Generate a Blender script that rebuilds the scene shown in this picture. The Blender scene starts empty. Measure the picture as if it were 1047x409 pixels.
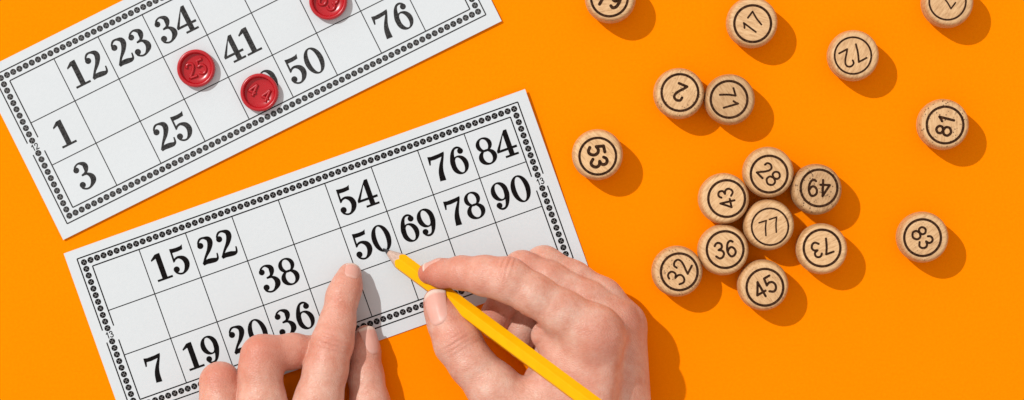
import bpy, bmesh, math, random
import numpy as np
from mathutils import Vector, Matrix

# ------------------------------------------------------------------ scale
# 1 unit of measure ("px") in the tables below = 0.4 mm on the tabletop
S = 0.0004
CX, CY = 523.5, 204.5
H = 2600.0                      # camera height in the same units
scene = bpy.context.scene
COL = scene.collection

# ------------------------------------------------------------------ camera
cam_d = bpy.data.cameras.new('camera')
cam = bpy.data.objects.new('camera', cam_d)
COL.objects.link(cam)
cam.location = (0, 0, H * S)
cam_d.sensor_fit = 'HORIZONTAL'
cam_d.angle = 2 * math.atan(523.5 / H)
cam_d.clip_start = 0.01
cam_d.clip_end = 50
scene.camera = cam

# ------------------------------------------------------------------ light
world = bpy.data.worlds.new('World')
scene.world = world
world.use_nodes = True
wb = world.node_tree.nodes['Background']
wb.inputs[0].default_value = (1.03, 0.935, 0.90, 1)
wb.inputs[1].default_value = 0.65

key_d = bpy.data.lights.new('key_lamp', 'AREA')
key_d.shape = 'DISK'
key_d.size = 0.10
key_d.energy = 320.0
key_d.color = (0.99, 1.0, 0.985)
key = bpy.data.objects.new('key_lamp', key_d)
COL.objects.link(key)
ldir = Vector((-24.5, 20, 34)).normalized()
key.location = ldir * 6.0
key.rotation_euler = ldir.to_track_quat('Z', 'Y').to_euler()

vs = scene.view_settings
vs.view_transform = 'Standard'
vs.look = 'None'
vs.exposure = 0.0
vs.gamma = 1.0
vs.use_curve_mapping = False


# ------------------------------------------------------------------ helpers
def W(px, py, z=0.0):
    return Vector(((px - CX) * S, (CY - py) * S, z * S))


def true(px, py, z):
    """where a point seen at (px,py) from above really stands when it is z high"""
    f = 1 - z / H
    return (CX + (px - CX) * f, CY + (py - CY) * f, z)


def link(name, me, mat=None, parent=None):
    o = bpy.data.objects.new(name, me)
    COL.objects.link(o)
    if mat is not None:
        for m in (mat if isinstance(mat, (list, tuple)) else [mat]):
            me.materials.append(m)
    if parent is not None:
        o.parent = parent
    return o


def bm_obj(name, bm, mat=None, parent=None, smooth=False):
    me = bpy.data.meshes.new(name)
    bm.to_mesh(me)
    bm.free()
    if smooth:
        for p in me.polygons:
            p.use_smooth = True
    return link(name, me, mat, parent)


def tag(o, label, cat, group=None):
    o['label'] = label
    o['category'] = cat
    if group:
        o['group'] = group


# ------------------------------------------------------------------ materials
def new_mat(name):
    m = bpy.data.materials.new(name)
    m.use_nodes = True
    nt = m.node_tree
    return m, nt, nt.nodes['Principled BSDF']


def nd(nt, typ, **kw):
    n = nt.nodes.new(typ)
    for k, v in kw.items():
        if k in n.inputs:
            n.inputs[k].default_value = v
        else:
            setattr(n, k, v)
    return n


def ramp(nt, fac, stops):
    r = nt.nodes.new('ShaderNodeValToRGB')
    els = r.color_ramp.elements
    while len(els) < len(stops):
        els.new(0.5)
    for e, (p, c) in zip(els, stops):
        e.position = p
        e.color = c if len(c) == 4 else (*c, 1)
    nt.links.new(fac, r.inputs[0])
    return r


def mixc(nt, fac, a, b, mode='MIX'):
    m = nt.nodes.new('ShaderNodeMix')
    m.data_type = 'RGBA'
    m.blend_type = mode
    for sock, v in ((m.inputs[0], fac), (m.inputs[6], a), (m.inputs[7], b)):
        if hasattr(v, 'is_linked') or hasattr(v, 'links'):
            nt.links.new(v, sock)
        else:
            sock.default_value = v if isinstance(v, float) else (*v, 1)
    return m.outputs[2]


def noise(nt, coord, scale, detail=3.0, rough=0.55):
    n = nd(nt, 'ShaderNodeTexNoise', Scale=scale, Detail=detail, Roughness=rough)
    nt.links.new(coord, n.inputs['Vector'])
    return n.outputs['Fac']


def bump(nt, b, height, strength, dist):
    n = nd(nt, 'ShaderNodeBump', Strength=strength, Distance=dist)
    nt.links.new(height, n.inputs['Height'])
    nt.links.new(n.outputs[0], b.inputs['Normal'])


def coords(nt, out='Object'):
    return nt.nodes.new('ShaderNodeTexCoord').outputs[out]


def mat_tabletop():
    m, nt, b = new_mat('orange_paper')
    c = coords(nt)
    f = noise(nt, c, 2600, 2)
    g = noise(nt, c, 9, 3)
    f2 = noise(nt, c, 850, 3, 0.7)
    col = ramp(nt, f, [(0.3, (0.94, 0.231, 0.0002)), (0.7, (0.98, 0.252, 0.0004))]).outputs[0]
    col = mixc(nt, ramp(nt, g, [(0.35, (0, 0, 0)), (0.65, (0.35, 0.35, 0.35))]).outputs[0], col, (0.96, 0.231, 0.0002))
    col = mixc(nt, 1.0, col, ramp(nt, f2, [(0.3, (0.95, 0.93, 0.9)), (0.7, (1.0, 1.035, 1.0))]).outputs[0], 'MULTIPLY')
    nt.links.new(col, b.inputs['Base Color'])
    b.inputs['Roughness'].default_value = 0.95
    b.inputs['Specular IOR Level'].default_value = 0.02
    bump(nt, b, f, 0.12, 0.0002)
    return m


def mat_paper():
    m, nt, b = new_mat('card_paper')
    c = coords(nt)
    f = noise(nt, c, 900, 4, 0.65)
    g = noise(nt, c, 60, 3)
    col = ramp(nt, f, [(0.25, (0.585, 0.625, 0.645)), (0.75, (0.615, 0.652, 0.668))]).outputs[0]
    col = mixc(nt, ramp(nt, g, [(0.4, (0, 0, 0)), (0.75, (0.3, 0.3, 0.3))]).outputs[0], col, (0.58, 0.618, 0.635))
    nt.links.new(col, b.inputs['Base Color'])
    b.inputs['Roughness'].default_value = 0.75
    b.inputs['Specular IOR Level'].default_value = 0.2
    bump(nt, b, f, 0.25, 0.0002)
    return m


def mat_ink(name, dark, light):
    m, nt, b = new_mat(name)
    c = coords(nt)
    f = noise(nt, c, 1300, 4, 0.7)
    col = ramp(nt, f, [(0.38, dark), (0.72, light)]).outputs[0]
    nt.links.new(col, b.inputs['Base Color'])
    b.inputs['Roughness'].default_value = 0.9
    b.inputs['Specular IOR Level'].default_value = 0.03
    return m


def mat_wood():
    m, nt, b = new_mat('turned_wood')
    c = coords(nt)
    oi = nt.nodes.new('ShaderNodeObjectInfo')
    rnd = oi.outputs['Random']
    # every barrel: its own offset and grain direction
    comb = nd(nt, 'ShaderNodeCombineXYZ')
    for i, k in enumerate((3.1, 7.7, 1.9)):
        mm = nd(nt, 'ShaderNodeMath', operation='MULTIPLY')
        mm.inputs[1].default_value = k
        nt.links.new(rnd, mm.inputs[0])
        nt.links.new(mm.outputs[0], comb.inputs[i])
    add = nd(nt, 'ShaderNodeVectorMath', operation='ADD')
    nt.links.new(c, add.inputs[0])
    nt.links.new(comb.outputs[0], add.inputs[1])
    rot = nd(nt, 'ShaderNodeVectorRotate', rotation_type='Z_AXIS')
    ang = nd(nt, 'ShaderNodeMath', operation='MULTIPLY')
    ang.inputs[1].default_value = 40.0
    nt.links.new(rnd, ang.inputs[0])
    nt.links.new(c, rot.inputs['Vector'])
    nt.links.new(ang.outputs[0], rot.inputs['Angle'])
    add2 = nd(nt, 'ShaderNodeVectorMath', operation='ADD')
    nt.links.new(rot.outputs[0], add2.inputs[0])
    nt.links.new(comb.outputs[0], add2.inputs[1])
    mp = nd(nt, 'ShaderNodeMapping')
    mp.inputs['Scale'].default_value = (260, 1300, 500)
    nt.links.new(add2.outputs[0], mp.inputs['Vector'])
    grain = noise(nt, mp.outputs[0], 1.0, 5, 0.7)
    broad = noise(nt, add.outputs[0], 140, 3)
    col = ramp(nt, grain, [(0.28, (0.38, 0.20, 0.085)), (0.5, (0.655, 0.41, 0.205)), (0.72, (0.79, 0.545, 0.305))]).outputs[0]
    col = mixc(nt, ramp(nt, broad, [(0.35, (0, 0, 0)), (0.7, (0.45, 0.45, 0.45))]).outputs[0], col, (0.57, 0.345, 0.17))
    # dark pores, only some barrels have many
    vor = nd(nt, 'ShaderNodeTexVoronoi', Scale=900.0)
    nt.links.new(add.outputs[0], vor.inputs['Vector'])
    pore = ramp(nt, vor.outputs['Distance'], [(0.20, (1, 1, 1)), (0.34, (0, 0, 0))]).outputs[0]
    patch = noise(nt, add.outputs[0], 170, 2)
    pm = ramp(nt, patch, [(0.44, (0, 0, 0)), (0.56, (0.95, 0.95, 0.95))]).outputs[0]
    sepc = nd(nt, 'ShaderNodeSeparateColor')
    nt.links.new(oi.outputs['Color'], sepc.inputs[0])
    fac = mixc(nt, 1.0, pore, pm, 'MULTIPLY')
    fac = mixc(nt, 1.0, fac, sepc.outputs[0], 'MULTIPLY')
    col = mixc(nt, fac, col, (0.10, 0.045, 0.02))
    # tone differs from barrel to barrel
    tone = ramp(nt, sepc.outputs[1], [(0.0, (0.72, 0.68, 0.64)), (0.5, (1.0, 0.98, 0.95)), (1.0, (1.12, 1.12, 1.10))]).outputs[0]
    col = mixc(nt, 1.0, col, tone, 'MULTIPLY')
    # outer rim and turned side: a little browner by radius, with fine lathe lines
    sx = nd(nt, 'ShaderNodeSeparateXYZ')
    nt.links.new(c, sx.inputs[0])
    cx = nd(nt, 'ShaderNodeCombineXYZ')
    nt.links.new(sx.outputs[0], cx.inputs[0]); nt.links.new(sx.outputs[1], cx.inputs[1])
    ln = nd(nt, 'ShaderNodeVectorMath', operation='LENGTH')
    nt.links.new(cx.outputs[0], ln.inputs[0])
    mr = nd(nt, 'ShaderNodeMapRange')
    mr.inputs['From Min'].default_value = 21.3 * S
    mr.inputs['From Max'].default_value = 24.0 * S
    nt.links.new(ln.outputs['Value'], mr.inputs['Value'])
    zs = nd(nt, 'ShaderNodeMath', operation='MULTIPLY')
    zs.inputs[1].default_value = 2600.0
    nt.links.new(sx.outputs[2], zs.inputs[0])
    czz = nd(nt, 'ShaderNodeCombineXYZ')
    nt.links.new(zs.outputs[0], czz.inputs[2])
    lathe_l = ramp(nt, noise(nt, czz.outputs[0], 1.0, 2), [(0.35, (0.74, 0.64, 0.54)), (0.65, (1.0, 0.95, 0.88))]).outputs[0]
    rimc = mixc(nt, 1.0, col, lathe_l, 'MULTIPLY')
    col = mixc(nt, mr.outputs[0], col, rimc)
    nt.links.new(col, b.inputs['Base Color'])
    b.inputs['Roughness'].default_value = 0.55
    b.inputs['Specular IOR Level'].default_value = 0.35
    bump(nt, b, grain, 0.5, 0.0004)
    return m


def mat_burn():
    m, nt, b = new_mat('burnt_brown')
    f = noise(nt, coords(nt), 1500, 3, 0.7)
    nt.links.new(ramp(nt, f, [(0.38, (0.020, 0.008, 0.004)), (0.6, (0.06, 0.025, 0.012)), (0.8, (0.17, 0.085, 0.04))]).outputs[0], b.inputs['Base Color'])
    b.inputs['Roughness'].default_value = 0.9
    b.inputs['Specular IOR Level'].default_value = 0.05
    return m


def mat_red():
    m, nt, b = new_mat('red_plastic')
    f = noise(nt, coords(nt), 160, 3)
    nt.links.new(ramp(nt, f, [(0.3, (0.40, 0.006, 0.011)), (0.7, (0.46, 0.009, 0.016))]).outputs[0], b.inputs['Base Color'])
    b.inputs['Roughness'].default_value = 0.27
    b.inputs['Subsurface Weight'].default_value = 0.15
    b.inputs['Subsurface Radius'].default_value = (1.0, 0.2, 0.2)
    b.inputs['Subsurface Scale'].default_value = 0.001
    bump(nt, b, noise(nt, coords(nt), 700, 2), 0.08, 0.0002)
    return m


def mat_paint():
    m, nt, b = new_mat('yellow_lacquer')
    f = noise(nt, coords(nt), 240, 3)
    nt.links.new(ramp(nt, f, [(0.3, (0.82, 0.385, 0.0005)), (0.7, (0.86, 0.42, 0.0005))]).outputs[0], b.inputs['Base Color'])
    b.inputs['Roughness'].default_value = 0.42
    b.inputs['Specular IOR Level'].default_value = 0.10
    return m


def mat_cedar():
    m, nt, b = new_mat('sharpened_cedar')
    c = coords(nt)
    mp = nd(nt, 'ShaderNodeMapping')
    mp.inputs['Scale'].default_value = (90, 1500, 1500)
    nt.links.new(c, mp.inputs['Vector'])
    f = noise(nt, mp.outputs[0], 1.0, 3)
    nt.links.new(ramp(nt, f, [(0.3, (0.44, 0.29, 0.22)), (0.7, (0.60, 0.44, 0.36))]).outputs[0], b.inputs['Base Color'])
    b.inputs['Roughness'].default_value = 0.7
    return m


def mat_graphite():
    m, nt, b = new_mat('graphite')
    f = noise(nt, coords(nt), 2000, 2)
    nt.links.new(ramp(nt, f, [(0.3, (0.02, 0.02, 0.022)), (0.7, (0.06, 0.06, 0.065))]).outputs[0], b.inputs['Base Color'])
    b.inputs['Roughness'].default_value = 0.4
    b.inputs['Metallic'].default_value = 0.3
    return m


def mat_rubber():
    m, nt, b = new_mat('pink_rubber')
    f = noise(nt, coords(nt), 600, 3)
    nt.links.new(ramp(nt, f, [(0.3, (0.52, 0.20, 0.18)), (0.7, (0.60, 0.26, 0.23))]).outputs[0], b.inputs['Base Color'])
    b.inputs['Roughness'].default_value = 0.8
    return m


def mat_metal():
    m, nt, b = new_mat('ferrule_metal')
    f = noise(nt, coords(nt), 500, 2)
    nt.links.new(ramp(nt, f, [(0.3, (0.5, 0.42, 0.25)), (0.7, (0.62, 0.55, 0.36))]).outputs[0], b.inputs['Base Color'])
    b.inputs['Roughness'].default_value = 0.3
    b.inputs['Metallic'].default_value = 1.0
    return m


def mat_skin():
    m, nt, b = new_mat('skin')
    c = coords(nt)
    at = nd(nt, 'ShaderNodeAttribute', attribute_name='flush')
    blotch = noise(nt, c, 170, 4, 0.6)
    fine = noise(nt, c, 900, 3, 0.6)
    col = ramp(nt, blotch, [(0.3, (0.605, 0.275, 0.190)), (0.50, (0.665, 0.355, 0.262)), (0.70, (0.71, 0.445, 0.345))]).outputs[0]
    col = mixc(nt, at.outputs['Fac'], col, (0.55, 0.175, 0.112))
    sp = ramp(nt, fine, [(0.36, (0.88, 0.80, 0.78)), (0.6, (1.0, 1.0, 1.0))]).outputs[0]
    col = mixc(nt, 0.35, col, sp, 'MULTIPLY')
    # a few faint freckles
    vor = nd(nt, 'ShaderNodeTexVoronoi', Scale=110.0)
    nt.links.new(c, vor.inputs['Vector'])
    fr = ramp(nt, vor.outputs['Distance'], [(0.035, (0.45, 0.45, 0.45)), (0.09, (0, 0, 0))]).outputs[0]
    col = mixc(nt, fr, col, (0.42, 0.18, 0.12))
    nt.links.new(col, b.inputs['Base Color'])
    b.inputs['Roughness'].default_value = 0.44
    b.inputs['Specular IOR Level'].default_value = 0.42
    b.inputs['Subsurface Weight'].default_value = 0.28
    b.inputs['Subsurface Radius'].default_value = (1.0, 0.38, 0.22)
    b.inputs['Subsurface Scale'].default_value = 0.0016
    # skin lines: two crossed fine cell patterns
    v1 = nd(nt, 'ShaderNodeTexVoronoi', Scale=1150.0, feature='DISTANCE_TO_EDGE')
    mp = nd(nt, 'ShaderNodeMapping')
    mp.inputs['Rotation'].default_value = (0, 0, 0.7)
    mp.inputs['Scale'].default_value = (0.55, 1.2, 1.0)
    nt.links.new(c, mp.inputs['Vector'])
    nt.links.new(mp.outputs[0], v1.inputs['Vector'])
    h1 = ramp(nt, v1.outputs['Distance'], [(0.0, (0, 0, 0)), (0.25, (1, 1, 1))]).outputs[0]
    h = mixc(nt, 0.45, h1, fine)
    bump(nt, b, h, 0.38, 0.0004)
    return m


def mat_nail():
    m, nt, b = new_mat('nail_plate')
    at = nd(nt, 'ShaderNodeAttribute', attribute_name='along')
    col = ramp(nt, at.outputs['Fac'], [(0.0, (0.60, 0.30, 0.23)), (0.10, (0.66, 0.38, 0.31)), (0.20, (0.65, 0.34, 0.27)), (0.86, (0.66, 0.345, 0.275)), (0.92, (0.70, 0.53, 0.44)), (1.0, (0.70, 0.57, 0.48))]).outputs[0]
    f = noise(nt, coords(nt), 300, 3)
    col = mixc(nt, ramp(nt, f, [(0.4, (0, 0, 0)), (0.8, (0.3, 0.3, 0.3))]).outputs[0], col, (0.62, 0.33, 0.27))
    nt.links.new(col, b.inputs['Base Color'])
    b.inputs['Roughness'].default_value = 0.42
    b.inputs['Specular IOR Level'].default_value = 0.4
    b.inputs['Subsurface Weight'].default_value = 0.1
    b.inputs['Subsurface Radius'].default_value = (1.0, 0.4, 0.3)
    b.inputs['Subsurface Scale'].default_value = 0.001
    return m


M_TABLE = mat_tabletop()
M_PAPER = mat_paper()
M_INK_OLD = mat_ink('faded_ink', (0.018, 0.018, 0.018), (0.075, 0.073, 0.072))
M_INK = mat_ink('black_ink', (0.005, 0.004, 0.004), (0.013, 0.011, 0.011))
M_BEADX = mat_ink('grey_ink', (0.14, 0.14, 0.14), (0.22, 0.22, 0.22))
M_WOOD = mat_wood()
M_BURN = mat_burn()
M_RED = mat_red()
M_PAINT = mat_paint()
M_CEDAR = mat_cedar()
M_GRAPH = mat_graphite()
M_RUBBER = mat_rubber()
M_METAL = mat_metal()
M_SKIN = mat_skin()
M_NAIL = mat_nail()

# ------------------------------------------------------------------ the tabletop
bm = bmesh.new()
bmesh.ops.create_cube(bm, size=1.0, matrix=Matrix.Translation((0, 0, -0.01)) @ Matrix.Diagonal((1.8, 1.4, 0.02, 1)))
t = bm_obj('tabletop', bm, M_TABLE)
t['kind'] = 'structure'
t['label'] = 'flat saturated orange paper surface under everything'


# ------------------------------------------------------------------ printed serif digits (100 units tall)
def catmull(pts, n=10):
    P = [np.array(p, float) for p in pts]
    P = [2 * P[0] - P[1]] + P + [2 * P[-1] - P[-2]]
    out = []
    for i in range(1, len(P) - 2):
        for k in range(n):
            t_ = k / n
            a, b_, c, d = P[i - 1], P[i], P[i + 1], P[i + 2]
            out.append(0.5 * ((2 * b_) + (c - a) * t_ + (2 * a - 5 * b_ + 4 * c - d) * t_ ** 2 + (3 * b_ - a - 3 * c + d) * t_ ** 3))
    out.append(P[-2])
    return np.array(out)


def ribbon(pts, n=10, caps=False):
    """pts: (x, y, width) -> list of quads"""
    c = catmull(pts, n)
    xy, w = c[:, :2], c[:, 2] / 2
    tn = np.gradient(xy, axis=0)
    tn /= np.linalg.norm(tn, axis=1)[:, None] + 1e-9
    nr = np.stack([-tn[:, 1], tn[:, 0]], 1)
    a, b_ = xy + nr * w[:, None], xy - nr * w[:, None]
    out = [[a[i], b_[i], b_[i + 1], a[i + 1]] for i in range(len(xy) - 1)]
    if caps:
        out.append(disc(xy[0][0], xy[0][1], w[0]))
        out.append(disc(xy[-1][0], xy[-1][1], w[-1]))
    return out


def disc(x, y, r, n=14):
    return [(x + r * math.cos(2 * math.pi * i / n), y + r * math.sin(2 * math.pi * i / n)) for i in range(n)]


def ringp(x, y, ro, ri, n=36, inner_off=(0, 0), tilt=0.0):
    o, i_ = [], []
    for k in range(n + 1):
        a = 2 * math.pi * k / n
        o.append((x + ro[0] * math.cos(a), y + ro[1] * math.sin(a)))
        b_ = a
        ix, iy = ri[0] * math.cos(b_), ri[1] * math.sin(b_)
        ix, iy = ix * math.cos(tilt) - iy * math.sin(tilt), ix * math.sin(tilt) + iy * math.cos(tilt)
        i_.append((x + inner_off[0] + ix, y + inner_off[1] + iy))
    return [[o[k], o[k + 1], i_[k + 1], i_[k]] for k in range(n)]


def g0(): return ringp(36, 50, (35, 51), (16.5, 45))
def g1():
    return [[(27, 0), (47, 0), (47, 100), (36, 100), (27, 92)], [(8, 0), (66, 0), (66, 8), (8, 8)],
            [(28, 99), (38, 100), (28, 84), (9, 78), (9, 84)]]
def g2():
    r = ribbon([(13, 71, 8), (12, 84, 7), (22, 96, 8), (36, 97, 8), (52, 88, 18), (54, 72, 20), (42, 50, 15), (22, 28, 9), (7, 6, 9)])
    r += [disc(17, 73, 11.5)]
    r += ribbon([(5, 5, 10), (20, 10, 17), (38, 9, 19), (54, 7, 15), (63, 12, 8), (66, 29, 5)])
    return r
def g3():
    r = ribbon([(11, 80, 6), (17, 92, 7), (33, 98, 7), (50, 88, 17), (52, 74, 19), (44, 58, 10), (26, 53, 6)])
    r += ribbon([(26, 53, 6), (46, 51, 9), (58, 36, 19), (57, 20, 20), (40, 4, 9), (24, 1.5, 7), (10, 10, 7), (8, 20, 6)])
    r += [disc(16, 79, 11), disc(14, 21, 11.5)]
    return r
def g4():
    return [[(40, 0), (59, 0), (59, 100), (47, 100), (40, 88)], [(24, 0), (74, 0), (74, 8), (24, 8)],
            [(0, 26), (76, 26), (76, 35), (0, 35)], [(47, 100), (40, 84), (12, 35), (0, 30), (0, 35)]]
def g5():
    r = [[(13, 100), (13, 83), (38, 82), (58, 84), (62, 102), (54, 98), (38, 97), (24, 98)]]
    r += [[(12, 100), (19, 98), (18, 50), (11, 48)]]
    r += ribbon([(13, 50, 6), (22, 59, 8), (36, 61, 10), (52, 50, 18), (57, 32, 20), (50, 14, 16), (36, 2, 8), (22, 2, 7), (10, 11, 7), (8, 20, 6)])
    r += [disc(14, 21, 11.5)]
    return r
def g9():
    r = ringp(33, 66, (32, 35), (14, 29), tilt=0.12)
    r += ribbon([(56, 66, 18), (55, 48, 19), (48, 22, 14), (38, 6, 9), (25, 2, 8), (14, 8, 7), (11, 16, 6)])
    r += [disc(16, 18, 11)]
    return r
def g6(): return [[(70 - p[0], 100 - p[1]) for p in poly] for poly in g9()]
def g7():
    r = [[(7, 100), (8, 84), (30, 82), (50, 84), (62, 86), (70, 100), (66, 100), (50, 98), (20, 97)], [(4, 68), (9, 68), (14, 84), (14, 98), (6, 100)]]
    r += ribbon([(66, 97, 7), (58, 80, 9), (44, 54, 14), (36, 30, 19), (33, 0, 23)])
    return r
def g8():
    return ringp(36, 74, (30, 27), (14.5, 21), tilt=0.1) + ringp(36, 27, (34, 29), (16, 22.5), tilt=0.12)
SERIF = {'0': g0(), '1': g1(), '2': g2(), '3': g3(), '4': g4(), '5': g5(), '6': g6(), '7': g7(), '8': g8(), '9': g9()}

# single-line digits (100 tall, ~62 wide) for the barrels and the chips
SANS = {
    '0': [[(30, 100), (8, 82), (4, 50), (8, 18), (30, 0), (52, 18), (56, 50), (52, 82), (30, 100)]],
    '1': [[(12, 76), (24, 86), (36, 100)], [(36, 100), (36, 50), (36, 0)]],
    '2': [[(6, 74), (10, 92), (30, 100), (50, 90), (52, 70), (38, 44), (18, 20), (4, 1)], [(4, 1), (30, 1), (57, 1)]],
    '3': [[(6, 84), (18, 98), (36, 99), (50, 86), (47, 64), (26, 54)], [(26, 54), (48, 46), (56, 26), (44, 5), (24, 0), (4, 16)]],
    '4': [[(44, 0), (44, 50), (44, 100)], [(44, 100), (24, 66), (2, 30)], [(2, 30), (30, 30), (60, 30)]],
    '5': [[(52, 99), (32, 99), (14, 99)], [(14, 99), (11, 76), (8, 54)], [(8, 54), (28, 62), (48, 54), (56, 32), (46, 8), (26, 0), (4, 14)]],
    '6': [[(48, 92), (34, 100), (16, 88), (6, 58), (6, 30), (18, 4), (36, 0), (54, 16), (54, 40), (38, 58), (20, 54), (6, 34)]],
    '7': [[(4, 99), (30, 99), (56, 99)], [(56, 99), (36, 52), (22, 0)]],
    '8': [[(30, 54), (10, 64), (8, 86), (30, 100), (52, 86), (50, 64), (30, 54), (6, 42), (4, 16), (30, 0), (56, 16), (54, 42), (30, 54)]],
    '9': [[(12, 8), (26, 0), (44, 12), (54, 42), (54, 70), (42, 96), (24, 100), (6, 84), (6, 60), (22, 42), (40, 46), (54, 66)]],
}


def sans_polys(text, weight, gap=16):
    polys, x = [], 0
    for ch in text:
        for line in SANS[ch]:
            polys += ribbon([(p[0] + x, p[1], weight) for p in line], n=6, caps=True)
        x += 60 + gap
    w = x - gap
    return [[(p[0] - w / 2, p[1] - 50) for p in poly] for poly in polys]


def sans_lines(text, gap=16):
    lines, x = [], 0
    for ch in text:
        for line in SANS[ch]:
            lines.append([(p[0] + x, p[1]) for p in line])
        x += 60 + gap
    w = x - gap
    return [[(p[0] - w / 2, p[1] - 50) for p in l] for l in lines]


def polys_mesh(name, polys, fn, mat, parent, z0=0.0):
    """flat polygons -> mesh; fn maps (x,y) to a 3-D point; each piece a hair above the one before"""
    bm = bmesh.new()
    for i, poly in enumerate(polys):
        dz = (i % 7) * 0.004
        vsx = [bm.verts.new(fn(p[0], p[1], z0 + dz)) for p in poly]
        try:
            bm.faces.new(vsx)
        except ValueError:
            pass
    bmesh.ops.recalc_face_normals(bm, faces=bm.faces)
    for f in bm.faces:
        if f.normal.z < 0:
            f.normal_flip()
    return bm_obj(name, bm, mat, parent)


# ------------------------------------------------------------------ bingo cards
CARD_W, CARD_H, CARD_T = 500.5, 192.0, 1.3
COL0, ROW0, COLW, ROWH = 23.5, 21.9, 50.37, 48.25


def make_card(tl, ang, lift, ink, numbers, side_no, label):
    """tl: top-left corner; ang: degrees anticlockwise; lift(u,v): curl height"""
    a = math.radians(ang)
    mid = (CARD_W / 2, CARD_H / 2)
    root_pos = W(tl[0] + mid[0] * math.cos(a) + mid[1] * math.sin(a), tl[1] - mid[0] * math.sin(a) + mid[1] * math.cos(a))

    def P(u, v, z=0.0):
        return Vector(((u - mid[0]) * S, -(v - mid[1]) * S, (z + CARD_T + lift(u, v)) * S))
    bm = bmesh.new()
    nu, nv = 50, 20
    top = [[bm.verts.new(P(CARD_W * i / nu, CARD_H * j / nv)) for j in range(nv + 1)] for i in range(nu + 1)]
    bot = [[bm.verts.new(P(CARD_W * i / nu, CARD_H * j / nv, -CARD_T + 0.02)) for j in range(nv + 1)] for i in range(nu + 1)]
    for i in range(nu):
        for j in range(nv):
            bm.faces.new([top[i][j], top[i][j + 1], top[i + 1][j + 1], top[i + 1][j]])
            bm.faces.new([bot[i][j], bot[i + 1][j], bot[i + 1][j + 1], bot[i][j + 1]])
    for i in range(nu):
        bm.faces.new([top[i][0], top[i + 1][0], bot[i + 1][0], bot[i][0]])
        bm.faces.new([top[i][nv], bot[i][nv], bot[i + 1][nv], top[i + 1][nv]])
    for j in range(nv):
        bm.faces.new([top[0][j], bot[0][j], bot[0][j + 1], top[0][j + 1]])
        bm.faces.new([top[nu][j], top[nu][j + 1], bot[nu][j + 1], bot[nu][j]])
    bmesh.ops.recalc_face_normals(bm, faces=bm.faces)
    card = bm_obj('bingo_card', bm, M_PAPER)
    card.location = root_pos
    card.rotation_euler = (0, 0, a)
    tag(card, label, 'bingo card', 'printed bingo cards on the orange table')

    def seg(polys, u0, v0, u1, v1, w):
        n = max(1, int(math.hypot(u1 - u0, v1 - v0) / 10))
        L = math.hypot(u1 - u0, v1 - v0)
        nx, ny = -(v1 - v0) / L * w / 2, (u1 - u0) / L * w / 2
        for k in range(n):
            a0, a1 = k / n, (k + 1) / n
            x0, y0, x1, y1 = u0 + (u1 - u0) * a0, v0 + (v1 - v0) * a0, u0 + (u1 - u0) * a1, v0 + (v1 - v0) * a1
            polys.append([(x0 + nx, y0 + ny), (x1 + nx, y1 + ny), (x1 - nx, y1 - ny), (x0 - nx, y0 - ny)])
    fn = lambda u, v, z: P(u, v, z)
    iu1, iv1 = COL0 + 9 * COLW, ROW0 + 3 * ROWH
    g = []
    for c in range(1, 9):
        seg(g, COL0 + c * COLW, ROW0, COL0 + c * COLW, iv1, 0.95)
    for r in range(1, 3):
        seg(g, COL0, ROW0 + r * ROWH, iu1, ROW0 + r * ROWH, 0.95)
    polys_mesh('grid_lines', g, fn, ink, card, 0.12)
    fr = []
    u0, v0, u1, v1 = 11.0, 9.9, 489.0, 179.0
    vm = 94.0
    for (a0, b0, a1, b1, hole) in ((u0, v0, u1, v1, 6.5), (COL0, ROW0, iu1, iv1, 7.5)):
        seg(fr, a0, b0, a1, b0, 1.25); seg(fr, a0, b1, a1, b1, 1.25)
        for x in (a0, a1):
            seg(fr, x, b0, x, vm - hole, 1.25); seg(fr, x, vm + hole, x, b1, 1.25)
    polys_mesh('frame_lines', fr, fn, ink, card, 0.10)
    # beaded border
    beads, cross = [], []
    us = [16.6 + i * (483.2 - 16.6) / 66 for i in range(67)]
    vsx = [15.4 + j * (172.6 - 15.4) / 22 for j in range(23)]
    spots = [(u, vsx[0]) for u in us] + [(u, vsx[-1]) for u in us]
    spots += [(x, vsx[j]) for x in (us[0], us[-1]) for j in range(1, 22) if j != 11]
    for (u, v) in spots:
        beads.append(disc(u, v, 3.2, 12))
        for s in (1, -1):
            cross.append([(u - 1.7, v - 1.7 * s - 0.4), (u - 1.7, v - 1.7 * s + 0.4), (u + 1.7, v + 1.7 * s + 0.4), (u + 1.7, v + 1.7 * s - 0.4)])
    polys_mesh('bead_border', beads, fn, ink, card, 0.10)
    polys_mesh('bead_pattern', cross, fn, M_BEADX, card, 0.20)
    # side numbers
    for x in (us[0] - 0.3, us[-1] + 0.3):
        polys, adv = [], 0
        for poly in sans_polys(side_no, 17, 8):
            polys.append([(x + p[0] * 0.058, vm - p[1] * 0.060) for p in poly])
        polys_mesh('side_number', polys, fn, ink, card, 0.10)
    # the big numbers
    k = 0.28
    for (txt, c, r) in numbers:
        cu, cv = COL0 + (c + 0.5) * COLW, ROW0 + (r + 0.5) * ROWH
        polys, x = [], 0
        adv = 73
        total = adv * (len(txt) - 1) + 70
        for ch in txt:
            for poly in SERIF[ch]:
                polys.append([(cu + (p[0] + x - total / 2) * k, cv - (p[1] - 50) * k) for p in poly])
            x += adv
        polys_mesh('printed_number', polys, fn, ink, card, 0.10)
    return card


def ss(a, b, x):
    t_ = min(1, max(0, (x - a) / (b - a)))
    return t_ * t_ * (3 - 2 * t_)


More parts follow.
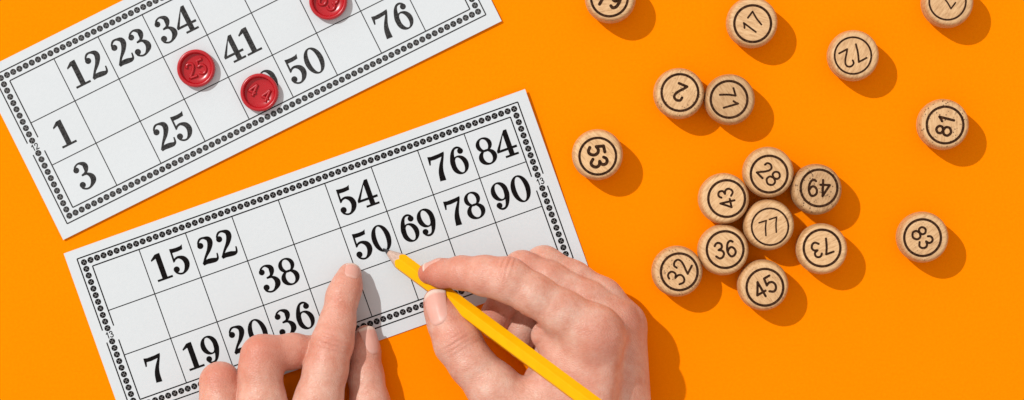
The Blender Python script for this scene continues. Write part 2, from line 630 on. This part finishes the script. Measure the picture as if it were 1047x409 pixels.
lift_a = lambda u, v: 1.6 * ss(120, 192, v) + 0.4 * ss(380, 500, u)
lift_b = lambda u, v: 4.5 * ss(400, 500, u) * (1 - ss(0, 150, v)) + 0.5 * ss(470, 500, u)
card_a = make_card((-20.6, 73.5), 26.53, lift_a, M_INK_OLD,
          [('12', 1, 0), ('23', 2, 0), ('34', 3, 0), ('1', 0, 1), ('41', 4, 1), ('3', 0, 2), ('25', 2, 2), ('49', 4, 2), ('50', 5, 2), ('76', 7, 2)],
          '12', 'white bingo card with three red chips on it, running off the top edge')
card_b = make_card((65.3, 259.2), 19.6, lift_b, M_INK,
          [('15', 1, 0), ('22', 2, 0), ('54', 5, 0), ('76', 7, 0), ('84', 8, 0), ('38', 3, 1), ('50', 5, 1), ('69', 6, 1), ('78', 7, 1), ('90', 8, 1),
           ('7', 0, 2), ('19', 1, 2), ('20', 2, 2), ('36', 3, 2), ('4', 4, 2)],
          '13', 'white bingo card under the two hands, being marked with a yellow pencil')


# ------------------------------------------------------------------ lotto barrels
def lathe(bm, prof, n=64):
    rings = []
    for (r, z) in prof:
        if r < 1e-6:
            rings.append([bm.verts.new((0, 0, z * S))])
        else:
            rings.append([bm.verts.new((r * S * math.cos(2 * math.pi * k / n), r * S * math.sin(2 * math.pi * k / n), z * S)) for k in range(n)])
    for a, b_ in zip(rings[:-1], rings[1:]):
        for k in range(n):
            k2 = (k + 1) % n
            if len(a) == 1:
                bm.faces.new([a[0], b_[k2], b_[k]])
            elif len(b_) == 1:
                bm.faces.new([a[k], a[k2], b_[0]])
            else:
                bm.faces.new([a[k], a[k2], b_[k2], b_[k]])
    bmesh.ops.recalc_face_normals(bm, faces=bm.faces)


BH = 34.0
bm = bmesh.new()
lathe(bm, [(0, 0), (21, 0), (22.8, 0.7), (23.6, 2.2), (24.5, 5), (25.4, 10), (25.6, 13), (25.35, 13.6), (25.7, 14.2), (25.9, 18), (25.7, 23), (25.4, 26.2),
           (25.0, 26.8), (25.2, 27.4), (24.7, 30), (24.0, 31.9), (23.2, 33.0), (22.0, 33.8), (20.6, BH), (10, BH + 0.02), (0, BH + 0.02)])
barrel_mesh = bpy.data.meshes.new('lotto_barrel')
bm.to_mesh(barrel_mesh)
bm.free()
for p in barrel_mesh.polygons:
    p.use_smooth = True
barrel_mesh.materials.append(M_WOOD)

# text, outline centre, ring centre, turn (deg anticlockwise), stroke weight, glyph height, label
BARRELS = [
    ('79', (624.0, -2.0), (623.1, -2.1), -15, 15, 15.5, 'wooden lotto barrel stamped 79, cut off by the top edge above the card corner'),
    ('17', (768.4, 23.4), (769.5, 24.4), 53, 10, 13.5, 'pale wooden lotto barrel stamped 17 in thin strokes, near the top edge'),
    ('7', (967.9, 2.7), (966.5, 1.6), -127, 9, 13, 'wooden lotto barrel with thin stamped 7, cut off by the top edge at right'),
    ('2', (693.9, 95.8), (695.2, 94.6), 157, 13, 15, 'wooden lotto barrel stamped with a single 2, touching the barrel stamped 71'),
    ('71', (745.4, 102.0), (745.4, 101.6), -74, 11, 13.5, 'brownish wooden lotto barrel stamped 71, touching the barrel stamped 2'),
    ('72', (871.7, 57.1), (871.4, 57.1), -152, 9, 15.5, 'wooden lotto barrel stamped 72, standing alone at upper right'),
    ('53', (610.8, 158.2), (611.2, 159.7), -77, 16, 14.5, 'smooth wooden lotto barrel stamped bold 53, nearest the right edge of the card'),
    ('81', (963.4, 127.4), (966.3, 127.8), 76, 14, 13.5, 'speckled wooden lotto barrel stamped 81, standing alone at far right'),
    ('43', (739.5, 203.0), (743.4, 203.0), 103, 12, 13, 'pale wooden lotto barrel stamped 43, at the left of the cluster'),
    ('28', (784.9, 176.2), (786.4, 178.1), -45, 11, 14, 'wooden lotto barrel stamped 28, topmost of the cluster'),
    ('49', (833.8, 193.6), (837.6, 192.0), 178, 12, 14.5, 'darker pitted wooden lotto barrel stamped 49, upper right of the cluster'),
    ('77', (785.3, 229.8), (787.3, 231.8), 18, 9, 13, 'wooden lotto barrel stamped 77 in very thin strokes, middle of the cluster'),
    ('36', (738.9, 255.4), (741.4, 255.2), 10, 12, 14, 'wooden lotto barrel stamped 36, between the barrels stamped 32 and 77'),
    ('32', (692.0, 277.2), (694.5, 277.9), 63, 10, 15.5, 'speckled wooden lotto barrel stamped 32, lower left of the cluster by the hand'),
    ('45', (779.5, 291.3), (782.2, 293.9), 30, 12, 14.5, 'wooden lotto barrel stamped 45, lowest of the cluster'),
    ('73', (839.4, 254.3), (840.5, 253.6), -160, 12, 13.5, 'wooden lotto barrel stamped 73, lower right of the cluster below the 49'),
    ('83', (942.5, 242.4), (941.4, 243.3), -53, 12, 13.5, 'wooden lotto barrel stamped 83, standing alone at lower right'),
]
PORES = {'81': 1.0, '49': 0.9, '32': 0.7, '2': 0.7, '79': 0.3, '83': 0.35, '45': 0.3}
TONES = {'49': 0.15, '71': 0.2, '17': 0.55, '43': 0.8, '36': 0.6, '53': 0.75, '73': 0.75, '72': 0.6, '2': 0.5, '28': 0.55, '77': 0.55, '81': 0.6, '7': 0.45}
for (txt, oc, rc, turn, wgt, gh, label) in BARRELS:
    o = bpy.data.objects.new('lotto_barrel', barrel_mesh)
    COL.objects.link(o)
    bx, by, _ = true(oc[0], oc[1], 17)
    o.location = W(bx, by)
    a = math.radians(turn)
    o.rotation_euler = (0, 0, a)
    o.color = (PORES.get(txt, 0.08), TONES.get(txt, 0.5), 0, 1)
    tag(o, label, 'lotto barrel', 'wooden lotto barrels on the orange table')
    rx, ry, _ = true(rc[0], rc[1], BH)
    dx, dy = rx - bx, -(ry - by)
    d = math.hypot(dx, dy)
    if d > 2.0:                                  # printed off centre, still on the flat top
        dx, dy = dx * 2.0 / d, dy * 2.0 / d
    lx, ly = dx * math.cos(-a) - dy * math.sin(-a), dx * math.sin(-a) + dy * math.cos(-a)
    fn = lambda x, y, z: Vector(((x + lx) * S, (y + ly) * S, (BH + 0.05 + z) * S))
    rw = 2.5 if wgt > 9 else 1.9
    polys_mesh('stamped_ring', ringp(0, 0, (18.5 + rw / 2,) * 2, (18.5 - rw / 2,) * 2, n=64), fn, M_BURN, o, 0.05)
    k = gh * 1.12 / 100
    polys_mesh('stamped_number', [[(p[0] * k, p[1] * k) for p in poly] for poly in sans_polys(txt, wgt * 1.25, 16)], fn, M_BURN, o, 0.06)

# ------------------------------------------------------------------ red chips
bm = bmesh.new()
lathe(bm, [(0, 0), (17.5, 0), (18.8, 0.5), (19.4, 2), (19.5, 5.5), (19.2, 7.6), (18.4, 8.8), (17.4, 9.2), (16.4, 8.9), (15.7, 7.8), (15.4, 5.0), (14.8, 4.0), (10, 3.3), (0, 3.0)])
chip_mesh = bpy.data.meshes.new('red_chip')
bm.to_mesh(chip_mesh)
bm.free()
for p in chip_mesh.polygons:
    p.use_smooth = True
chip_mesh.materials.append(M_RED)


def tube(bm, line, r, n=8, flat=1.0):
    c = catmull([(p[0], p[1], p[2]) for p in line], 6)
    rings = []
    for i in range(len(c)):
        t_ = c[min(i + 1, len(c) - 1)] - c[max(i - 1, 0)]
        t_ = Vector(t_).normalized()
        up = Vector((0, 0, 1))
        sd = t_.cross(up).normalized()
        rings.append([bm.verts.new(Vector(c[i]) + sd * (math.cos(2 * math.pi * k / n) * r) + up * (math.sin(2 * math.pi * k / n) * r * flat)) for k in range(n)])
    for a, b_ in zip(rings[:-1], rings[1:]):
        for k in range(n):
            bm.faces.new([a[k], a[(k + 1) % n], b_[(k + 1) % n], b_[k]])
    bm.faces.new(rings[0]); bm.faces.new(rings[-1])


CHIPS = [
    ('25', (200.6, 70.0), 21, 14.5, 'red plastic chip embossed 25, leftmost on the upper card'),
    ('44', (265.4, 94.6), -24, 13.0, 'red plastic chip embossed 44, partly covering a printed number'),
    ('63', (335.6, 1.0), -30, 14.0, 'red plastic chip cut off by the top edge of the photo'),
]
for (txt, c, turn, gh, label) in CHIPS:
    bx, by, _ = true(c[0], c[1], 6)
    o = bpy.data.objects.new('red_chip', chip_mesh)
    COL.objects.link(o)
    # height of the card under it
    a = math.radians(26.53)
    du, dv = bx + 20.6, by - 73.5
    u, v = du * math.cos(a) - dv * math.sin(a), du * math.sin(a) + dv * math.cos(a)
    o.location = W(bx, by, CARD_T + lift_a(u, v) + 0.15)
    o.rotation_euler = (0, 0, math.radians(turn))
    tag(o, label, 'bingo chip', 'red chips on the upper bingo card')
    bm = bmesh.new()
    k = gh / 100
    for line in sans_lines(txt, 14 if txt != '44' else 50):
        tube(bm, [(p[0] * k * S, p[1] * k * S, 3.6 * S) for p in line], 1.55 * S, flat=1.25)
    bmesh.ops.recalc_face_normals(bm, faces=bm.faces)
    bm_obj('embossed_number', bm, M_RED, o, smooth=True)

# ------------------------------------------------------------------ pencil
TIP = Vector((391.3, 253.6, CARD_T + 0.4))
SL = 0.50
pdir2 = Vector((math.cos(math.radians(36.6)), math.sin(math.radians(36.6))))
# seen direction -> true direction: two true points on the axis
e_ = true(TIP.x + pdir2.x * 260, TIP.y + pdir2.y * 260, TIP.z + 260 * SL)
P0 = W(TIP.x, TIP.y, TIP.z)
P1 = W(*e_)
ax = (P1 - P0).normalized()
side = ax.cross(Vector((0, 0, 1))).normalized()      # to the right of travel
up = side.cross(ax).normalized()
pencil = bpy.data.objects.new('pencil', None)
COL.objects.link(pencil)
pencil.location = P0
pencil.matrix_world = Matrix((ax, side, up)).transposed().to_4x4()
pencil.location = P0
tag(pencil, 'sharpened yellow hexagonal pencil held in the right hand, its point on a printed 50', 'pencil')
PR = 9.3      # corner radius
PL = 420.0    # length
CONE = 26.0   # length of the sharpened part
roll = math.radians(10)


def hexr(phi):
    """hexagon radius at angle phi, corners slightly rounded"""
    q = (phi - roll + math.pi / 2) % (math.pi / 3) - math.pi / 6
    r = PR * math.cos(math.pi / 6) / math.cos(q)
    return min(r, PR * 0.985)


NP = 72
slope_r = PR / CONE * 0.92
def pt(x, phi, r):
    return (x * S, r * math.cos(phi) * S, r * math.sin(phi) * S)
bm = bmesh.new()
ringA, ringB = [], []
for k in range(NP):
    phi = 2 * math.pi * k / NP
    r = hexr(phi)
    ringA.append(bm.verts.new(pt(r / slope_r, phi, r)))    # scalloped edge where the cone cuts the flats
    ringB.append(bm.verts.new(pt(PL, phi, r)))
for k in range(NP):
    bm.faces.new([ringA[k], ringB[k], ringB[(k + 1) % NP], ringA[(k + 1) % NP]])
bm.faces.new(ringB)
bmesh.ops.recalc_face_normals(bm, faces=bm.faces)
bm_obj('barrel', bm, M_PAINT, pencil)
bm = bmesh.new()
LEAD = 3.1
ra = [bm.verts.new(pt(hexr(2 * math.pi * k / NP) / slope_r, 2 * math.pi * k / NP, hexr(2 * math.pi * k / NP))) for k in range(NP)]
rb = [bm.verts.new(pt(LEAD / slope_r, 2 * math.pi * k / NP, LEAD)) for k in range(NP)]
for k in range(NP):
    bm.faces.new([ra[k], ra[(k + 1) % NP], rb[(k + 1) % NP], rb[k]])
bmesh.ops.recalc_face_normals(bm, faces=bm.faces)
bm_obj('sharpened_wood', bm, M_CEDAR, pencil, smooth=True)
bm = bmesh.new()
ra = [bm.verts.new(pt(LEAD / slope_r, 2 * math.pi * k / NP, LEAD)) for k in range(NP)]
rb = [bm.verts.new(pt(0.9, 2 * math.pi * k / NP, 0.5)) for k in range(NP)]
for k in range(NP):
    bm.faces.new([ra[k], ra[(k + 1) % NP], rb[(k + 1) % NP], rb[k]])
bm.faces.new(rb)
bmesh.ops.recalc_face_normals(bm, faces=bm.faces)
bm_obj('lead', bm, M_GRAPH, pencil, smooth=True)


# ------------------------------------------------------------------ hands: a smooth blend of tapered bones, meshed as one skin
def smin(a, b_, k):
    h = np.maximum(k - np.abs(a - b_), 0.0) / k
    return np.minimum(a, b_) - h * h * k * 0.25


def bone(P, a, b_):
    a_, b2 = np.array(a[:3], np.float32), np.array(b_[:3], np.float32)
    ab = b2 - a_
    q = P - a_
    h = np.clip(q @ ab / float(ab @ ab + 1e-9), 0, 1)
    d = q - h[:, None] * ab
    hs = h
    return np.sqrt((d * d).sum(1)) - (a[3] + (b_[3] - a[3]) * hs)


class Hand:
    def __init__(self, floor):
        self.fingers, self.palm, self.creases, self.flush, self.floor = [], [], [], [], floor
        self.kp, self.kf = 12.0, 1.6
        self.cuts = []

    def J(self, px, py, z, r):
        t_ = true(px, py, z)
        return (t_[0], t_[1], z, r)

    def finger(self, *joints, k=7.0):
        self.fingers.append(([self.J(*j) for j in joints], k))

    def pad(self, a, b_):
        self.palm.append((self.J(*a), self.J(*b_)))

    def crease(self, px, py, z, axis, width, depth, ext, normal=(0, 0, 1)):
        t_ = true(px, py, z)
        ax_ = np.array(axis, float); ax_ /= np.linalg.norm(ax_)
        nr = np.array(normal, float); nr /= np.linalg.norm(nr)
        self.creases.append((np.array(t_), ax_, nr, width, depth, ext))

    def red(self, px, py, z, r, s):
        self.flush.append((np.array(true(px, py, z)), r, s))

    def sdf(self, P):
        P = P.astype(np.float32)
        f = None
        for joints, k in self.fingers:
            g = None
            for a, b_ in zip(joints[:-1], joints[1:]):
                d = bone(P, a, b_)
                g = d if g is None else smin(g, d, k)
            f = g if f is None else smin(f, g, self.kf)
        p = None
        for a, b_ in self.palm:
            d = bone(P, a, b_)
            p = d if p is None else smin(p, d, 16.0)
        d = smin(f, p, self.kp) if p is not None else f
        for (c, ax_, nr, w, dep, ext) in self.creases:
            q = P - c.astype(np.float32)
            s = q @ ax_.astype(np.float32)
            n_ = q @ nr.astype(np.float32)
            rad2 = (q * q).sum(1)
            s = s + 0.35 * np.sin(0.55 * (q[:, 0] + q[:, 1]))
            d = d + dep * np.exp(-(s / w) ** 2) * np.exp(-rad2 / ext ** 2) * (n_ > -ext * 0.6)
        return np.maximum(d, self.floor - P[:, 2])

    def mesh(self, lo, hi, vox):
        lo, hi = np.array(lo, float), np.array(hi, float)
        C = 4
        n = (np.ceil((hi - lo) / (vox * C)).astype(int)) + 1
        cg = np.stack(np.meshgrid(*[lo[i] + vox * C * (np.arange(n[i]) + 0.5) for i in range(3)], indexing='ij'), -1).reshape(-1, 3)
        cd = self.sdf(cg).reshape(n)
        act = np.abs(cd) < vox * C * 1.6 + 3
        N = n * C
        full = np.repeat(np.repeat(np.repeat(np.where(cd < 0, -9.0, 9.0).astype(np.float32), C, 0), C, 1), C, 2)
        mask = np.repeat(np.repeat(np.repeat(act, C, 0), C, 1), C, 2)
        idx = np.argwhere(mask)
        pts = lo + vox * (idx + 0.5)
        vals = np.empty(len(pts), np.float32)
        for i in range(0, len(pts), 400000):
            vals[i:i + 400000] = self.sdf(pts[i:i + 400000])
        full[mask] = vals
        return surface_nets(full, lo + 0.5 * vox, vox)


def surface_nets(F, org, vox):
    s = F < 0
    nx, ny, nz = F.shape
    cnt = np.zeros((nx - 1, ny - 1, nz - 1), np.int8)
    for dx in (0, 1):
        for dy in (0, 1):
            for dz in (0, 1):
                cnt += s[dx:nx - 1 + dx, dy:ny - 1 + dy, dz:nz - 1 + dz]
    active = (cnt > 0) & (cnt < 8)
    ci = np.argwhere(active)
    ids = -np.ones(active.shape, np.int64)
    ids[active] = np.arange(len(ci))
    acc = np.zeros((len(ci), 3)); num = np.zeros(len(ci))
    corners = [(i, j, k) for i in (0, 1) for j in (0, 1) for k in (0, 1)]
    for a in corners:
        for axi in range(3):
            if a[axi]:
                continue
            b_ = list(a); b_[axi] = 1
            va = F[ci[:, 0] + a[0], ci[:, 1] + a[1], ci[:, 2] + a[2]]
            vb = F[ci[:, 0] + b_[0], ci[:, 1] + b_[1], ci[:, 2] + b_[2]]
            cr = (va < 0) != (vb < 0)
            t_ = np.where(cr, va / np.where(cr, va - vb, 1), 0)
            p = np.tile(np.array(a, float), (len(ci), 1))
            p[:, axi] += t_
            acc[cr] += p[cr]; num[cr] += 1
    V = org + vox * (ci + acc / num[:, None])
    quads = []
    for axi in range(3):
        o1, o2 = [(1, 2), (2, 0), (0, 1)][axi]
        sl0 = [slice(None)] * 3; sl1 = [slice(None)] * 3
        sl0[axi] = slice(0, -1); sl1[axi] = slice(1, None)
        ch = s[tuple(sl0)] != s[tuple(sl1)]
        e = np.argwhere(ch)
        ok = (e[:, o1] > 0) & (e[:, o2] > 0) & (e[:, o1] < F.shape[o1] - 1) & (e[:, o2] < F.shape[o2] - 1)
        e = e[ok]
        inside = s[e[:, 0], e[:, 1], e[:, 2]]
        def cell(d1, d2):
            c = e.copy(); c[:, o1] -= d1; c[:, o2] -= d2
            return ids[c[:, 0], c[:, 1], c[:, 2]]
        q = np.stack([cell(1, 1), cell(0, 1), cell(0, 0), cell(1, 0)], 1)
        q[~inside] = q[~inside][:, ::-1]
        quads.append(q)
    return V, np.concatenate(quads)


def build_hand(hand, lo, hi, vox, name='hand'):
    V, Q = hand.mesh(lo, hi, vox)
    # relax the lattice
    e = np.concatenate([Q[:, [0, 1]], Q[:, [1, 2]], Q[:, [2, 3]], Q[:, [3, 0]]])
    for it in range(2):
        acc = np.zeros_like(V); num = np.zeros(len(V))
        np.add.at(acc, e[:, 0], V[e[:, 1]]); np.add.at(num, e[:, 0], 1)
        np.add.at(acc, e[:, 1], V[e[:, 0]]); np.add.at(num, e[:, 1], 1)
        V = V * 0.55 + 0.45 * acc / num[:, None]
    co = np.stack([(V[:, 0] - CX) * S, (CY - V[:, 1]) * S, V[:, 2] * S], 1)
    base = np.array([co[:, 0].mean(), co[:, 1].mean(), 0])
    me = bpy.data.meshes.new(name)
    me.from_pydata((co - base).tolist(), [], Q[:, ::-1].tolist())     # y is mirrored, so flip winding
    me.update()
    me.polygons.foreach_set('use_smooth', np.ones(len(me.polygons), bool))
    bmx = bmesh.new(); bmx.from_mesh(me)
    bmesh.ops.recalc_face_normals(bmx, faces=bmx.faces)
    bmx.to_mesh(me); bmx.free()
    fl = np.zeros(len(V))
    for (c, r, s_) in hand.flush:
        fl += s_ * np.exp(-((V - c) ** 2).sum(1) / r ** 2)
    at = me.attributes.new('flush', 'FLOAT', 'POINT')
    at.data.foreach_set('value', np.clip(fl, 0, 1).astype(np.float32))
    o = link(name, me, M_SKIN)
    o.location = base
    return o


def build_nail(hand, parent, c, along, normal, length, width, over=3.0):
    """a curved plate laid on the finger: c = seen centre (px,py,z)"""
    c = np.array(true(*c)); along = np.array(along, float); normal = np.array(normal, float)
    normal /= np.linalg.norm(normal)
    along -= normal * (along @ normal); along /= np.linalg.norm(along)
    acr = np.cross(along, normal)
    nu, nv = 20, 24
    pts, av = [], []
    for j in range(nv + 1):
        v = j / nv
        for i in range(nu + 1):
            u = i / nu * 2 - 1
            # rounded cuticle and rounded free edge
            vv = v
            lo_ = -0.5 + 0.16 * u * u * (abs(u))
            hi_ = 0.5 - 0.13 * u * u
            y = (lo_ + (hi_ - lo_) * vv) * length
            taper = 1 - 0.10 * (1 - vv)
            pts.append(c + acr * (u * width / 2 * taper) + along * y + normal * 26)
            av.append(vv)
    pts = np.array(pts); av = np.array(av)
    p = pts.copy()
    dist = np.zeros(len(p))
    for it in range(80):
        d = hand.sdf(p)
        step = np.clip(d, -2, 4) * 0.7
        dist += step
        p = p - normal * step[:, None]
    # free edge: do not follow the rounded fingertip all the way down
    depth = dist.reshape(nv + 1, nu + 1)
    for j in range(1, nv + 1):
        lim = depth[j - 1] + 0.55
        depth[j] = np.where(av.reshape(nv + 1, nu + 1)[j] > 0.62, np.minimum(depth[j], lim), depth[j])
    # across: keep the plate from wrapping past the side
    mid = depth[:, nu // 2][:, None]
    uu = np.linspace(-1, 1, nu + 1)[None, :]
    depth = np.minimum(depth, mid + width * 0.30 * uu ** 2)
    lift = 0.8 - 0.9 * np.abs(uu) ** 4 - 0.9 * np.exp(-av.reshape(nv + 1, nu + 1) / 0.07)
    p = pts - normal * (depth - lift).reshape(-1)[:, None]
    q = p - normal * 0.8
    allp = np.concatenate([p, q])
    co = np.stack([(allp[:, 0] - CX) * S, (CY - allp[:, 1]) * S, allp[:, 2] * S], 1) - np.array(parent.location)
    n1 = len(p)
    faces = []
    I = lambda j, i: j * (nu + 1) + i
    for j in range(nv):
        for i in range(nu):
            faces.append([I(j, i), I(j, i + 1), I(j + 1, i + 1), I(j + 1, i)])
            faces.append([n1 + I(j, i), n1 + I(j + 1, i), n1 + I(j + 1, i + 1), n1 + I(j, i + 1)])
    for i in range(nu):
        faces.append([I(0, i), n1 + I(0, i), n1 + I(0, i + 1), I(0, i + 1)])
        faces.append([I(nv, i), I(nv, i + 1), n1 + I(nv, i + 1), n1 + I(nv, i)])
    for j in range(nv):
        faces.append([I(j, 0), I(j + 1, 0), n1 + I(j + 1, 0), n1 + I(j, 0)])
        faces.append([I(j, nu), n1 + I(j, nu), n1 + I(j + 1, nu), I(j + 1, nu)])
    me = bpy.data.meshes.new('fingernail')
    me.from_pydata(co.tolist(), [], faces)
    me.update()
    bmx = bmesh.new(); bmx.from_mesh(me)
    bmesh.ops.recalc_face_normals(bmx, faces=bmx.faces)
    bmx.to_mesh(me); bmx.free()
    for pl in me.polygons:
        pl.use_smooth = True
    at = me.attributes.new('along', 'FLOAT', 'POINT')
    at.data.foreach_set('value', np.concatenate([av, av]).astype(np.float32))
    return link('fingernail', me, M_NAIL, parent)


VOX = 1.0
# ---------------- left hand: index finger presses on the card
L = Hand(CARD_T + 0.25)
L.finger((357.5, 281, 15, 12.2), (354.5, 293, 20, 14.8), (350, 304, 25, 15.8), (345, 330, 34, 17.6), (340, 350, 42, 20.6), (333, 378, 46, 21.6), (326, 408, 50, 23.5), (308, 462, 50, 27))
L.finger((345, 368, 14, 12.5), (322, 360, 22, 15.5), (300, 359, 34, 17), (268, 364, 47, 20.5), (266, 380, 50, 21), (268, 410, 52, 23.5), (276, 462, 50, 26))
L.finger((268, 400, 14, 14), (240, 402, 30, 17), (225, 391, 38, 19.5), (226, 410, 42, 20.5), (242, 466, 46, 24))
L.finger((222, 442, 14, 13), (200, 440, 24, 15), (192, 430, 28, 17), (196, 445, 32, 18), (214, 480, 38, 21))
L.finger((374, 344, 15, 11.5), (373, 358, 16, 15), (374, 385, 19, 17.5), (378, 412, 24, 19.5), (372, 460, 34, 23), (345, 520, 40, 27))
for a, b_ in (((306, 468, 48, 27), (300, 570, 44, 27)), ((276, 470, 48, 26), (282, 570, 44, 27)), ((244, 474, 44, 24), (264, 570, 42, 26)),
              ((216, 484, 38, 21), (250, 570, 40, 24)), ((345, 520, 40, 27), (312, 580, 42, 26)), ((282, 560, 44, 32), (278, 720, 56, 38)), ((296, 560, 44, 32), (300, 720, 56, 38)),
              ((314, 432, 44, 16), (284, 432, 44, 16))):
    L.pad(a, b_)
# knuckle lines on the index finger
ixa = (0.30, -0.95, 0)
for dx, dep in ((-8, 0.8), (-3, 1.3), (2.5, 1.2), (7.5, 0.8)):
    L.crease(339 + dx * 0.3, 350 - dx * 0.95, 62, ixa, 1.3, dep, 15)
for dx, dep in ((-3, 0.6), (1.5, 0.8), (5, 0.5)):
    L.crease(349 + dx * 0.3, 305 - dx * 0.95, 41, ixa, 1.2, dep, 11)
L.red(360, 284, 24, 22, 0.6); L.red(350, 318, 45, 14, 0.3); L.red(340, 350, 60, 20, 0.55); L.red(262, 358, 62, 26, 0.75); L.red(222, 384, 54, 22, 0.75)
L.red(300, 358, 44, 26, 0.45); L.red(376, 350, 20, 26, 0.55); L.red(340, 312, 40, 14, 0.25)
left = build_hand(L, (170, 255, 0), (412, 760, 98), VOX)
tag(left, 'bare left hand with index finger extended, pointing on the lower card', 'hand')
build_nail(L, left, (360.5, 277.5, 24), (0.28, -0.94, -0.25), (0.22, -0.42, 0.88), 19, 17)
build_nail(L, left, (379, 348, 24), (0.06, -1, 0), (0.72, -0.05, 0.69), 29, 19)

# ---------------- right hand: holds the pencil
R_ = Hand(CARD_T + 0.25)
# index
R_.finger((438, 279.5, 40, 10.6), (452, 279.5, 51, 13.6), (472, 279, 65, 16), (496, 282, 77, 19.3), (519, 286, 85, 21.5), (545, 301, 87, 20.5), (575, 320, 84, 22.5), (605, 340, 80, 28))
# middle
R_.finger((505, 334, 17, 13), (508, 322, 21, 15), (518, 304, 30, 17), (534, 277, 46, 19.5), (560, 287, 50, 19), (600, 309, 51, 21), (627, 330, 50, 25.5))
# ring
R_.finger((532, 354, 14, 12.5), (534, 338, 17, 15.5), (545, 308, 24, 17), (556, 271.5, 28, 19), (585, 287, 31, 19.5), (615, 306, 35, 21), (636, 330, 38, 22.5))
# little finger
R_.finger((556, 366, 13, 12), (562, 345, 14, 13.5), (574, 300, 15, 15), (600, 312, 16, 16), (632, 345, 20, 19))
# thumb
R_.finger((445.5, 307, 44, 12), (450, 317, 47, 15.2), (457, 331, 51, 18.5), (468, 350, 56, 23.6), (482, 372, 60, 22), (505, 397, 60, 26), (545, 435, 62, 30), (590, 510, 56, 30))
for a, b_ in (((607, 344, 74, 24), (600, 480, 68, 24)), ((629, 338, 46, 22), (622, 500, 50, 26)), ((637, 338, 33, 22), (642, 500, 36, 25)), ((636, 354, 22, 20), (644, 500, 30, 24)), ((607, 339, 84, 21), (612, 346, 84, 21)), ((624, 350, 80, 9), (600, 480, 86, 9)),
              ((540, 420, 62, 22), (592, 358, 68, 22)), ((556, 425, 62, 22), (598, 392, 66, 24)), ((557, 343, 66, 14), (590, 372, 66, 24)), ((555, 390, 30, 20), (610, 420, 30, 24)), ((590, 505, 55, 32), (604, 700, 60, 38)), ((630, 505, 45, 32), (632, 700, 58, 40)),
              ((600, 420, 45, 26), (628, 480, 40, 26))):
    R_.pad(a, b_)
ia = (0.86, 0.5, 0)
for dx, dep in ((-8, 0.9), (-3, 1.3), (2.5, 1.3), (8, 0.8)):
    R_.crease(518 + dx * 0.95, 268 + dx * 0.3, 100, (0.95, 0.3, 0), 1.3, dep, 13, (0, -0.6, 0.8))
for dx, dep in ((-5, 0.7), (0, 1.3), (5, 0.9), (10, 0.6)):
    R_.crease(466 + dx * 0.6, 350 + dx * 0.8, 74, (0.5, 0.86, 0), 1.3, dep, 15)
# fold between index finger and thumb web
R_.crease(538, 327, 84, (-0.25, 0.97, 0), 2.2, 4.2, 10)
R_.crease(534, 318, 82, (-0.5, 0.86, 0), 1.6, 3.0, 9)
R_.crease(543, 334, 76, (-0.15, 0.99, 0), 1.5, 3.2, 10)
R_.red(432, 280, 40, 24, 0.8); R_.red(462, 284, 56, 28, 0.75); R_.red(495, 288, 76, 26, 0.4); R_.red(519, 270, 92, 16, 0.4); R_.red(440, 305, 48, 20, 0.5)
R_.red(468, 345, 74, 24, 0.45); R_.red(614, 348, 102, 22, 0.55); R_.red(590, 395, 90, 26, 0.25); R_.red(545, 300, 105, 16, -0.2); R_.red(655, 325, 70, 24, 0.55); R_.red(540, 262, 66, 20, 0.4); R_.red(535, 322, 80, 16, 0.5)
R_.red(500, 322, 40, 20, 0.6)
right = build_hand(R_, (420, 240, 0), (690, 745, 112), VOX)
tag(right, 'bare right hand with bent fingers gripping the yellow pencil', 'hand')
build_nail(R_, right, (446, 314.5, 60), (-0.42, -0.9, -0.15), (-0.48, -0.06, 0.87), 38, 23)
build_nail(R_, right, (442.5, 269, 50), (-0.88, 0.04, -0.5), (-0.08, -0.96, 0.28), 22, 14)
